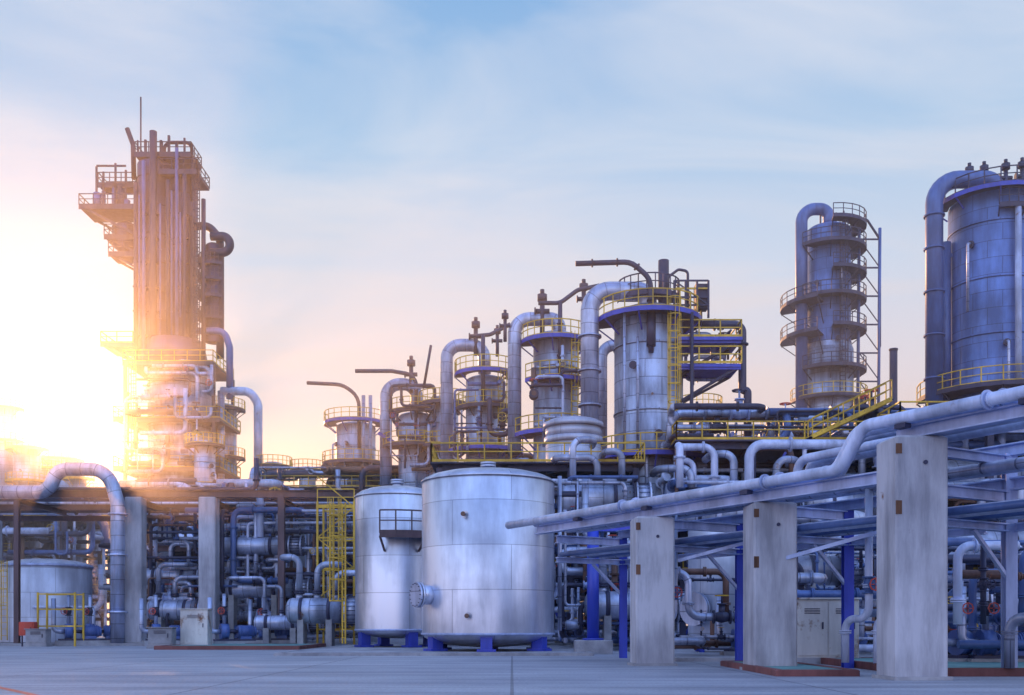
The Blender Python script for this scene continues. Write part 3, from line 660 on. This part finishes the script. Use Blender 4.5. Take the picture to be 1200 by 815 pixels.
for k in range(2):b.tube([(X(430+k*8,d),d-2.6,Z(470,d)),(X(430+k*8,d),d-2.6,Z(575,d))],0.2,'pipe_silver')
b.done()
b=B('reflux_drum');d=63;x=X(672,d);vessel(b,x,d,zc,Z(520,d),1.7,'tank_pale',hd=0.2)
b.cyl((x,d,Z(521,d)),(x,d,Z(514,d)),1.8,'tank_pale',seg=36);b.cyl((x,d,Z(513.5,d)),(x,d,Z(503,d)),1.72,'tank_pale',seg=36);b.cyl((x,d,Z(502.7,d)),(x,d,Z(497,d)),1.85,'tank_pale',seg=36)
b.rev((x,d,Z(497,d)),(0,0,1),head(1.7,0.35),'tank_pale',36,cap=False);b.done()
# tall dark tower (left)
d=120
b=B('distillation_tower');x=X(196,d)
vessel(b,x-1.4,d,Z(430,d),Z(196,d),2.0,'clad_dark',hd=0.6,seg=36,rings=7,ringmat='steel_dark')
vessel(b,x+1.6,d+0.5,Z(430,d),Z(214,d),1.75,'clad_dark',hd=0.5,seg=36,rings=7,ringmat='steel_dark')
vessel(b,X(212,d),d,0,Z(432,d),3.7,'clad_silver',hd=0.8,seg=48,rings=7,ringmat='steel_brown')
b.rev((X(205,d),d,Z(432,d)),(0,0,1),[(0,3.9),(3.0,3.3)],'clad_dark',40)
for px_,yt,rr,m in((168,225,0.26,'pipe_dark'),(177,200,0.22,'pipe_blue'),(188,166,0.42,'pipe_dark'),(205,222,0.26,'pipe_dark'),(215,185,0.2,'pipe_blue'),(224,215,0.26,'pipe_dark')):
    b.tube([(X(px_,d),d-2.4,Z(yt,d)),(X(px_,d),d-2.4,Z(430,d))],rr,m,seg=12)
    for q in range(6):
        z=Z(260+q*28,d);b.box((X(px_,d),d-2.2,z),(rr*2.6,0.6,0.16),'steel_dark')
for px_,ya,yb in((173,240,400),(197,250,425),(210,235,420),(220,260,380)):
    b.tube([(X(px_,d),d-2.7,Z(ya,d)),(X(px_,d),d-2.7,Z(yb,d))],0.1,'pipe_blue',seg=8,flanges=True)
b.tube([(X(196,d),d-1,Z(196,d)),(X(196,d),d-1,Z(172,d)),(X(228,d),d-1,Z(172,d)),(X(228,d),d-1,Z(240,d))],0.2,'pipe_dark',bend=0.8)
b.bar((X(165,d),d,Z(196,d)),(X(165,d),d,Z(114,d)),0.14,'steel_dark')
b.tube([(X(157,d),d,Z(210,d)),(X(156,d),d,Z(170,d)),(X(149,d),d,Z(151,d))],0.28,'pipe_dark')
def platform(b,px0,px1,py,dd,depth,deck='steel_dark',rm='steel_dark',h=1.3,braces=True):
    x0,x1,z=X(px0,dd),X(px1,dd),Z(py,dd)
    b.box(((x0+x1)/2,dd,z),(x1-x0,depth,0.25),deck);b.box(((x0+x1)/2,dd-depth/2-0.02,z-0.1),(x1-x0+.04,0.06,0.5),deck)
    b.rail([(x1,dd-depth/2,z+.12),(x0,dd-depth/2,z+.12),(x0,dd+depth/2,z+.12),(x1,dd+depth/2,z+.12),(x1,dd-depth/2,z+.12)],rm,h=h,w=0.09)
    if braces:
        for yy in(-depth/2+.2,depth/2-.2):b.bar((x0+.3 if abs(x0-X(196,d))>abs(x1-X(196,d)) else x1-.3,dd+yy,z),(x1 if abs(x0-X(196,d))>abs(x1-X(196,d)) else x0,dd+yy,z-(x1-x0)*0.5),0.25,deck)
platform(b,102,168,251,d,4.5);platform(b,128,168,283,d,3.0);platform(b,133,168,303,d,3.0)
platform(b,120,160,222,d,2.5,braces=False);platform(b,165,230,190,d,4.0,braces=False);platform(b,128,165,410,d,5,rm='yellow_paint');platform(b,195,238,212,d,5,braces=False)
for px_ in range(168,232,9):b.bar((X(px_,d),d-1.8,Z(190,d)),(X(px_,d),d-1.8,Z(rng.uniform(166,180),d)),rng.uniform(.12,.3),'steel_dark')
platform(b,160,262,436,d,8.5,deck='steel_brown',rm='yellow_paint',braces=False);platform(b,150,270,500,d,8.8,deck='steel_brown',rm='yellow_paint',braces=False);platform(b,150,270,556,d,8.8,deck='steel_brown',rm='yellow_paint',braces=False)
for px_ in(162,262):
    for yy in(-4,4):b.bar((X(px_,d),d+yy,0),(X(px_,d),d+yy,Z(436,d)),0.35,'steel_brown')
for px_ in(118,126,140,152):b.bar((X(px_,d),d-1.2,Z(251,d)),(X(px_,d),d-1.2,Z(195+rng.randint(-5,12),d)),0.2,'steel_dark')
b.bar((X(118,d),d-1.2,Z(200,d)),(X(152,d),d-1.2,Z(200,d)),0.18,'steel_dark')
for k in range(9):
    px_=rng.uniform(114,162);b.cyl((X(px_,d),d-1,Z(250,d)),(X(px_,d),d-1,Z(rng.uniform(222,240),d)),rng.uniform(.2,.5),rng.choice(('pipe_blue','pipe_dark')),seg=10)
b.rev((X(148,d),d,Z(300,d)),(0,0,1),[(0,.3),(1,1.5),(3.2,1.6),(4,.4)],'clad_dark',20);b.bar((X(148,d),d,Z(290,d)),(X(168,d),d,Z(290,d)),0.5,'steel_dark')
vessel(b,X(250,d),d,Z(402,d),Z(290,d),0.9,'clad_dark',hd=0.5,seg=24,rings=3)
b.tube([(X(228,d),d,Z(266,d)),(X(244,d),d,Z(264,d)),(X(258,d),d,Z(280,d)),(X(258,d),d,Z(420,d))],0.45,'pipe_dark',bend=1.5,seg=14)
b.tube([(X(250,d),d-1,Z(300,d)),(X(272,d),d-1,Z(300,d)),(X(272,d),d-1,Z(281,d)),(X(250,d),d-1,Z(281,d))],0.5,'pipe_dark',bend=0.9,seg=14)
for py in(312,330,350,375):b.ring(X(250,d),d,Z(py,d),0.9,1.7,math.radians(-220),math.radians(-40),'steel_dark','steel_dark','steel_dark',w=0.08)
for px_ in(229,243):b.tube([(X(px_,d),d-1.5,Z(260 if px_==229 else 240,d)),(X(px_,d),d-1.5,Z(430,d))],0.25,'pipe_dark')
b.ladder(X(236,d),d-1.6,Z(430,d),Z(200,d),-1.57,'steel_dark',w=0.09)
b.tube([(X(232,d),d-1,Z(391,d)),(X(266,d),d-1,Z(391,d)),(X(272,d),d-1,Z(410,d)),(X(272,d),d-1,Z(470,d))],0.4,'pipe_blue',bend=1.2)
b.tube([(X(262,d),d-1,Z(461,d)),(X(296,d),d-1,Z(461,d)),(X(305,d),d-1,Z(476,d)),(X(305,d),d-1,Z(575,d))],0.5,'pipe_white',bend=1.5,seg=16)
b.tube([(X(262,d),d-1,Z(461,d)),(X(262,d),d-1,Z(575,d))],0.4,'pipe_silver')
b.ladder(X(172,d),d-4.2,Z(560,d),Z(432,d),-1.57,'yellow_paint',w=0.08)
clutter(b,X(165,d),X(262,d),d-5.2,d-3.9,Z(560,d),Z(440,d),22,0.1,0.28,valves=0.5)
b.done()
for px,w,yt,dd in((262,30,478,124),(240,24,520,112),(320,24,545,120),(360,20,550,118)):
    b,x,r,zt=column('sun_blocking_vessel',px,dd,w,yt,'clad_silver',[(yt+3,1.0,-200,30,Y,'steel_brown'),(yt+60,1.0,-200,30,Y,'steel_brown')]);b.done()
# right back tower
d=105
b,x,r,zt=column('distillation_tower',971,d,50,272,'clad_bluegrey',[(yy,1.5,-150 if i%2 else -100,70,'steel_dark','steel_dark') for i,yy in enumerate((268,294,324,354,390,436))]+[(398,2.6,150,240,'steel_dark','steel_dark'),(360,2.6,150,240,'steel_dark','steel_dark')],rings=9)
b.cyl((x,d,Z(560,d)),(x,d,Z(412,d)),r*1.12,'clad_silver',seg=44);b.cyl((x,d,Z(412,d)),(x,d,Z(404,d)),r*1.12,'clad_silver',r1=r,seg=44,cap=False)
b.ring(x,d,Z(470,d),r*1.1,r+1.6,-3.4,1.0,'steel_dark','steel_dark',Y)
arch(b,936,968,520,250,272,d,0.6,'pipe_blue',dy=-1.0,bend=1.6)
for px_ in(1003,1027):b.tube([(X(px_,d),d-1,Z(272,d)),(X(px_-2,d),d-1,Z(520,d))],0.16,'pipe_blue')
b.tube([(X(985,d),d-1,zt),(X(985,d),d-1,Z(262,d)),(X(1012,d),d-1,Z(262,d)),(X(1027,d),d-1,Z(285,d)),(X(1027,d),d-1,Z(410,d))],0.12,'pipe_dark')
for k in range(6):
    yy=285+k*33;b.bar((X(1003,d),d-1,Z(yy,d)),(X(1027,d),d-1,Z(yy,d)),0.14,'steel_dark');b.bar((X(1003,d),d-1,Z(yy,d)),(X(1027,d),d-1,Z(yy+33,d)),0.09,'steel_dark')
for k in range(5):
    px_=958+k*9;b.bar((X(px_,d),d-1,zt),(X(px_,d),d-1,Z(252+rng.randint(0,8),d)),0.14,'steel_dark')
b.ladder(x+r*0.3,d-r-.3,Z(470,d),Z(272,d),-1.57,'steel_dark',w=0.08);b.done()
b=B('vent_stack');d=88;b.tube([(X(1047,d),d,0),(X(1047,d),d,Z(411,d))],0.33,'pipe_dark',seg=14);b.tube([(X(1047,d),d,Z(411,d)),(X(1047,d),d,Z(409,d))],0.38,'pipe_dark');b.done()
# far right tower
d=76
b,x,r,zt=column('distillation_tower',1164,d,98,243,'clad_bluegrey',[(240,0.9,-200,30,'steel_dark','steel_blue'),(466,2.2,-200,60,Y,'steel_dark')],rings=8)
arch(b,1087,1158,490,219,245,d,0.62,'pipe_blue',dy=-1.2,bend=1.8)
b.tube([(X(1087,d),d-1.2,Z(488,d)),(X(1087,d),d-1.2,Z(560,d))],0.75,'pipe_blue')
for py in(262,300,350,400,450):b.rev((X(1087,d),d-1.2,Z(py,d)),(0,0,1),[(0,.62),(0,.74),(.12,.74),(.12,.62)],'pipe_blue',20,cap=False)
b.tube([(X(1108,d),d,Z(285,d)),(X(1108,d),d,Z(480,d))],0.4,'pipe_blue');b.bar((X(1108,d),d,Z(300,d)),(X(1120,d),d,Z(300,d)),0.3,'pipe_blue')
b.tube([(X(1166,d),d-r-0.4,Z(262,d)),(X(1166,d),d-r-.4,Z(470,d))],0.22,'pipe_white');b.ring(x,d,Z(262,d),r,r+.6,-1.9,-1.2,'steel_dark','steel_dark','steel_dark')
b.tube([(X(1198,d),d-r-0.2,Z(262,d)),(X(1198,d),d-r-.2,Z(470,d))],0.12,'pipe_white')
b.ladder(x+r*0.8,d-r*0.75,Z(466,d),Z(240,d),-0.8,'steel_dark',w=.07)
for px_ in(1129,1146,1171,1190):head_gear(b,px_,d,210-(px_-1129)*0.1,0.9)
b.tube([(X(1125,d),d-1,Z(226,d)),(X(1215,d),d-1,Z(215,d))],0.14,'pipe_dark')
b.cyl((x,d,0),(x,d,Z(486,d)),r*1.06,'clad_silver',seg=44);b.done()
for px,w,yt,dd,m in((820,26,478,92,'clad_bluegrey'),(880,34,520,84,'clad_silver'),(920,30,505,90,'clad_bluegrey'),(1075,30,505,84,'clad_silver'),(1020,40,540,70,'tank_pale'),(845,40,540,74,'clad_silver')):
    b,x,r,zt=column('sun_blocking_vessel',px,dd,w,yt,m,[(yt+4,1.0,-200,30,Y,'steel_dark')]);b.done()
# background structures
for px0,px1,dd,zt in((300,560,104,15),(560,860,96,15),(860,1250,94,17),(150,330,100,13)):
    b=frame('steel_platform_structure',X(px0,dd),X(px1,dd),dd,dd+9,(5,10,zt),6,'steel_dark','steel_brown','yellow_paint',brace='steel_dark');b.done()
    b=B('process_piping');clutter(b,X(px0,dd),X(px1,dd),dd-2,dd+7,0.5,zt+2,90,0.12,0.42);b.done()
# far left plant
for px,w,yt in((5,26,478),(32,30,525),(54,20,548),(-30,40,500),(92,18,560),(112,16,575)):
    dd=170+rng.uniform(-10,10)
    b,x,r,zt=column('sun_blocking_vessel',px,dd,w,yt,'clad_silver',[(yt+2,1.2,-200,30,Y,Y),(yt+40,1.2,-200,30,Y,Y)]);b.done()
b,x,r,zt=column('sun_blocking_vessel',70,178,38,536,'clad_silver',[(540,1.2,-200,30,Y,Y),(590,1.2,-200,30,Y,Y)]);b.done()  # extra vessel, added to block low sun from reaching the ground at left
b=frame('steel_platform_structure',X(-160,150),X(130,150),150,165,(6,12,17),8,'steel_brown','steel_brown','yellow_paint',midrail=True);b.done()
b=B('process_piping');clutter(b,X(-160,148),X(130,148),140,158,0.5,19,110,0.2,0.5);b.done()
# ------------------------------------------------------------------ distant trees
def tree_mass():
    m=bpy.data.materials.new('foliage');m.use_nodes=True;nt=m.node_tree;bs=nt.nodes['Principled BSDF'];bs.inputs['Roughness'].default_value=0.8
    n=nt.nodes.new('ShaderNodeTexNoise');n.inputs['Scale'].default_value=0.6;c=nt.nodes.new('ShaderNodeValToRGB');c.color_ramp.elements[0].color=(0.03,0.04,0.02,1);c.color_ramp.elements[1].color=(0.10,0.12,0.04,1)
    nt.links.new(n.outputs[0],c.inputs[0]);nt.links.new(c.outputs[0],bs.inputs['Base Color']);MATS['foliage']=m
    b=B('distant_tree_line')
    for i in range(60):
        x=rng.uniform(-220,220);y=rng.uniform(215,260);h=rng.uniform(7,13)
        b.cyl((x,y,0),(x,y,h*0.6),0.3,'steel_brown',r1=0.1,seg=6)
        for k in range(260):
            t=rng.uniform(0,6.28);ph=rng.uniform(-1,1);rr=rng.uniform(0.5,1)**0.5*(1+0.3*math.sin(3*t+i))
            p=V(x+math.cos(t)*math.sqrt(1-ph*ph)*h*0.42*rr,y+math.sin(t)*math.sqrt(1-ph*ph)*h*0.42*rr,h*0.62+ph*h*0.38*rr)
            s=rng.uniform(0.3,0.7);a=V(rng.uniform(-1,1),rng.uniform(-1,1),rng.uniform(-1,1)).normalized();c2=a.orthogonal().normalized();q=len(b.v)
            b.v+=[tuple(p-a*s-c2*s*.6),tuple(p+a*s-c2*s*.4),tuple(p+a*s*.7+c2*s*.6),tuple(p-a*s*.6+c2*s*.5)];b.face((q,q+1,q+2,q+3),'foliage')
    b.done()
tree_mass()
# ------------------------------------------------------------------ haze (low-lying)
HAZE=0.0028
m=bpy.data.materials.new('haze');m.use_nodes=True;nt=m.node_tree
for n in list(nt.nodes):
    if n.type!='OUTPUT_MATERIAL':nt.nodes.remove(n)
o=[n for n in nt.nodes if n.type=='OUTPUT_MATERIAL'][0]
vs=nt.nodes.new('ShaderNodeVolumeScatter');vs.inputs['Density'].default_value=HAZE;vs.inputs['Anisotropy'].default_value=0.83;vs.inputs['Color'].default_value=(1,0.85,0.76,1)
nt.links.new(vs.outputs[0],o.inputs['Volume'])
me=bpy.data.meshes.new('atmospheric_haze');x0,x1,y0,y1,z0,z1=-170,90,36,230,-1,28
vv=[(x,y,z) for x in(x0,x1) for y in(y0,y1) for z in(z0,z1)]
me.from_pydata(vv,[],[(0,1,3,2),(4,6,7,5),(0,4,5,1),(2,3,7,6),(0,2,6,4),(1,5,7,3)]);me.materials.append(m)
ob=bpy.data.objects.new('atmospheric_haze',me);sc.collection.objects.link(ob)
# ------------------------------------------------------------------ sun / sky
AZ=math.atan((75-600)/F);EL=math.radians(9.6)
sd=V(math.sin(AZ)*math.cos(EL),math.cos(AZ)*math.cos(EL),math.sin(EL))
sl=bpy.data.lights.new('sun','SUN');sl.energy=3.6;sl.angle=math.radians(0.5);sl.color=(1.0,0.48,0.2)
so=bpy.data.objects.new('sun',sl);sc.collection.objects.link(so);so.rotation_euler=sd.to_track_quat('Z','Y').to_euler();so.location=(0,0,100)
w=bpy.data.worlds.new('World');sc.world=w;w.use_nodes=True;nt=w.node_tree;N=nt.nodes;L=nt.links
bg=N['Background'];bg.inputs['Strength'].default_value=0.1
sky=N.new('ShaderNodeTexSky');sky.sky_type='NISHITA';sky.sun_disc=False;sky.sun_elevation=EL;sky.sun_rotation=AZ;sky.dust_density=0.6
tc=N.new('ShaderNodeTexCoord');sp=N.new('ShaderNodeSeparateXYZ');L.new(tc.outputs['Generated'],sp.inputs[0])
rp=N.new('ShaderNodeValToRGB');e=rp.color_ramp.elements
def S(r,g,b):
    f=lambda c:((c/255+0.055)/1.055)**2.4 if c>10 else c/255/12.92
    return(f(r),f(g),f(b),1)
e[0].position=0.0;e[0].color=S(252,208,190);e[1].position=1.0;e[1].color=S(120,165,248)
for p,c in((0.14,S(250,218,210)),(0.23,S(238,226,232)),(0.32,S(212,222,240)),(0.42,S(172,204,236)),(0.52,S(142,184,230)),(0.75,S(120,168,246))):
    q=e.new(p);q.color=c
L.new(sp.outputs['Z'],rp.inputs['Fac'])
zz=N.new('ShaderNodeMath');zz.operation='MAXIMUM';zz.inputs[1].default_value=0.0;L.new(sp.outputs['Z'],zz.inputs[0])
za=N.new('ShaderNodeMath');za.operation='ADD';za.inputs[1].default_value=0.16;L.new(zz.outputs[0],za.inputs[0])
dv=N.new('ShaderNodeVectorMath');dv.operation='DIVIDE';cb=N.new('ShaderNodeCombineXYZ')
for k in range(3):L.new(za.outputs[0],cb.inputs[k])
L.new(tc.outputs['Generated'],dv.inputs[0]);L.new(cb.outputs[0],dv.inputs[1])
mp=N.new('ShaderNodeMapping');mp.inputs['Scale'].default_value=(1.1,2.6,0.0);mp.inputs['Rotation'].default_value=(0,0,0.3);mp.inputs['Location'].default_value=(2.3,1.1,0);L.new(dv.outputs[0],mp.inputs['Vector'])
cn=N.new('ShaderNodeTexNoise');cn.inputs['Scale'].default_value=1.1;cn.inputs['Detail'].default_value=8;cn.inputs['Roughness'].default_value=0.53;cn.inputs['Distortion'].default_value=0.7;L.new(mp.outputs[0],cn.inputs['Vector'])
cr=N.new('ShaderNodeValToRGB');cr.color_ramp.elements[0].position=0.38;cr.color_ramp.elements[1].position=0.66;cr.color_ramp.elements[0].color=(0,0,0,1);cr.color_ramp.elements[1].color=(0.8,0.8,0.8,1);L.new(cn.outputs['Fac'],cr.inputs['Fac'])
cc=N.new('ShaderNodeValToRGB');cc.color_ramp.elements[0].position=0.12;cc.color_ramp.elements[0].color=S(255,220,203);cc.color_ramp.elements[1].position=0.42;cc.color_ramp.elements[1].color=S(226,230,242);L.new(sp.outputs['Z'],cc.inputs['Fac'])
m1=N.new('ShaderNodeMix');m1.data_type='RGBA';L.new(cr.outputs[0],m1.inputs[0]);L.new(rp.outputs[0],m1.inputs[6]);L.new(cc.outputs[0],m1.inputs[7])
# anti-solar half of the sky boosted and tinted blue, added fill for camera-facing sides
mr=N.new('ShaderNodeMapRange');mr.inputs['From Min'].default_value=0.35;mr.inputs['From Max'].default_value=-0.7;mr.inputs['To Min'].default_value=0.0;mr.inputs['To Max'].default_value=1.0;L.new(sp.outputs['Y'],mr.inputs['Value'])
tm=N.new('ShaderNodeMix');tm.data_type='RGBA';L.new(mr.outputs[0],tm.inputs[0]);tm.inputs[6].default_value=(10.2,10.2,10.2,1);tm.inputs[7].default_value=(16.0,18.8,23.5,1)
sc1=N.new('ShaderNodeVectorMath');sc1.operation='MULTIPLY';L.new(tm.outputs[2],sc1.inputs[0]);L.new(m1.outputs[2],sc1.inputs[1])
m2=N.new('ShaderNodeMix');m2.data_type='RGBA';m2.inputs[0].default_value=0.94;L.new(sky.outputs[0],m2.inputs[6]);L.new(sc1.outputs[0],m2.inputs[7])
dt=N.new('ShaderNodeVectorMath');dt.operation='DOT_PRODUCT';dt.inputs[1].default_value=tuple(sd);L.new(tc.outputs['Generated'],dt.inputs[0])
mxx=N.new('ShaderNodeMath');mxx.operation='MAXIMUM';mxx.inputs[1].default_value=0;L.new(dt.outputs['Value'],mxx.inputs[0])
def glow(pw,k,col,prev):
    p=N.new('ShaderNodeMath');p.operation='POWER';p.inputs[1].default_value=pw;L.new(mxx.outputs[0],p.inputs[0])
    s=N.new('ShaderNodeMath');s.operation='MULTIPLY';s.inputs[1].default_value=k;L.new(p.outputs[0],s.inputs[0])
    v=N.new('ShaderNodeVectorMath');v.operation='SCALE';v.inputs[0].default_value=col;L.new(s.outputs[0],v.inputs['Scale'])
    a=N.new('ShaderNodeVectorMath');a.operation='ADD';L.new(prev,a.inputs[0]);L.new(v.outputs[0],a.inputs[1]);return a.outputs[0]
o=glow(90,1.3,(1,0.55,0.2),m2.outputs[2]);o=glow(1200,16,(1,0.8,0.5),o)
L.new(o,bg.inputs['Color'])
# ------------------------------------------------------------------ camera
cam=bpy.data.cameras.new('camera');co=bpy.data.objects.new('camera',cam);sc.collection.objects.link(co);sc.camera=co
co.location=(0,0,EYE);co.rotation_euler=(math.radians(90),0,0);cam.sensor_width=36;cam.lens=36;cam.shift_y=(HZ-407.5)/1200;cam.clip_end=9000
sc.view_settings.view_transform='Standard';sc.view_settings.look='None';sc.view_settings.exposure=0
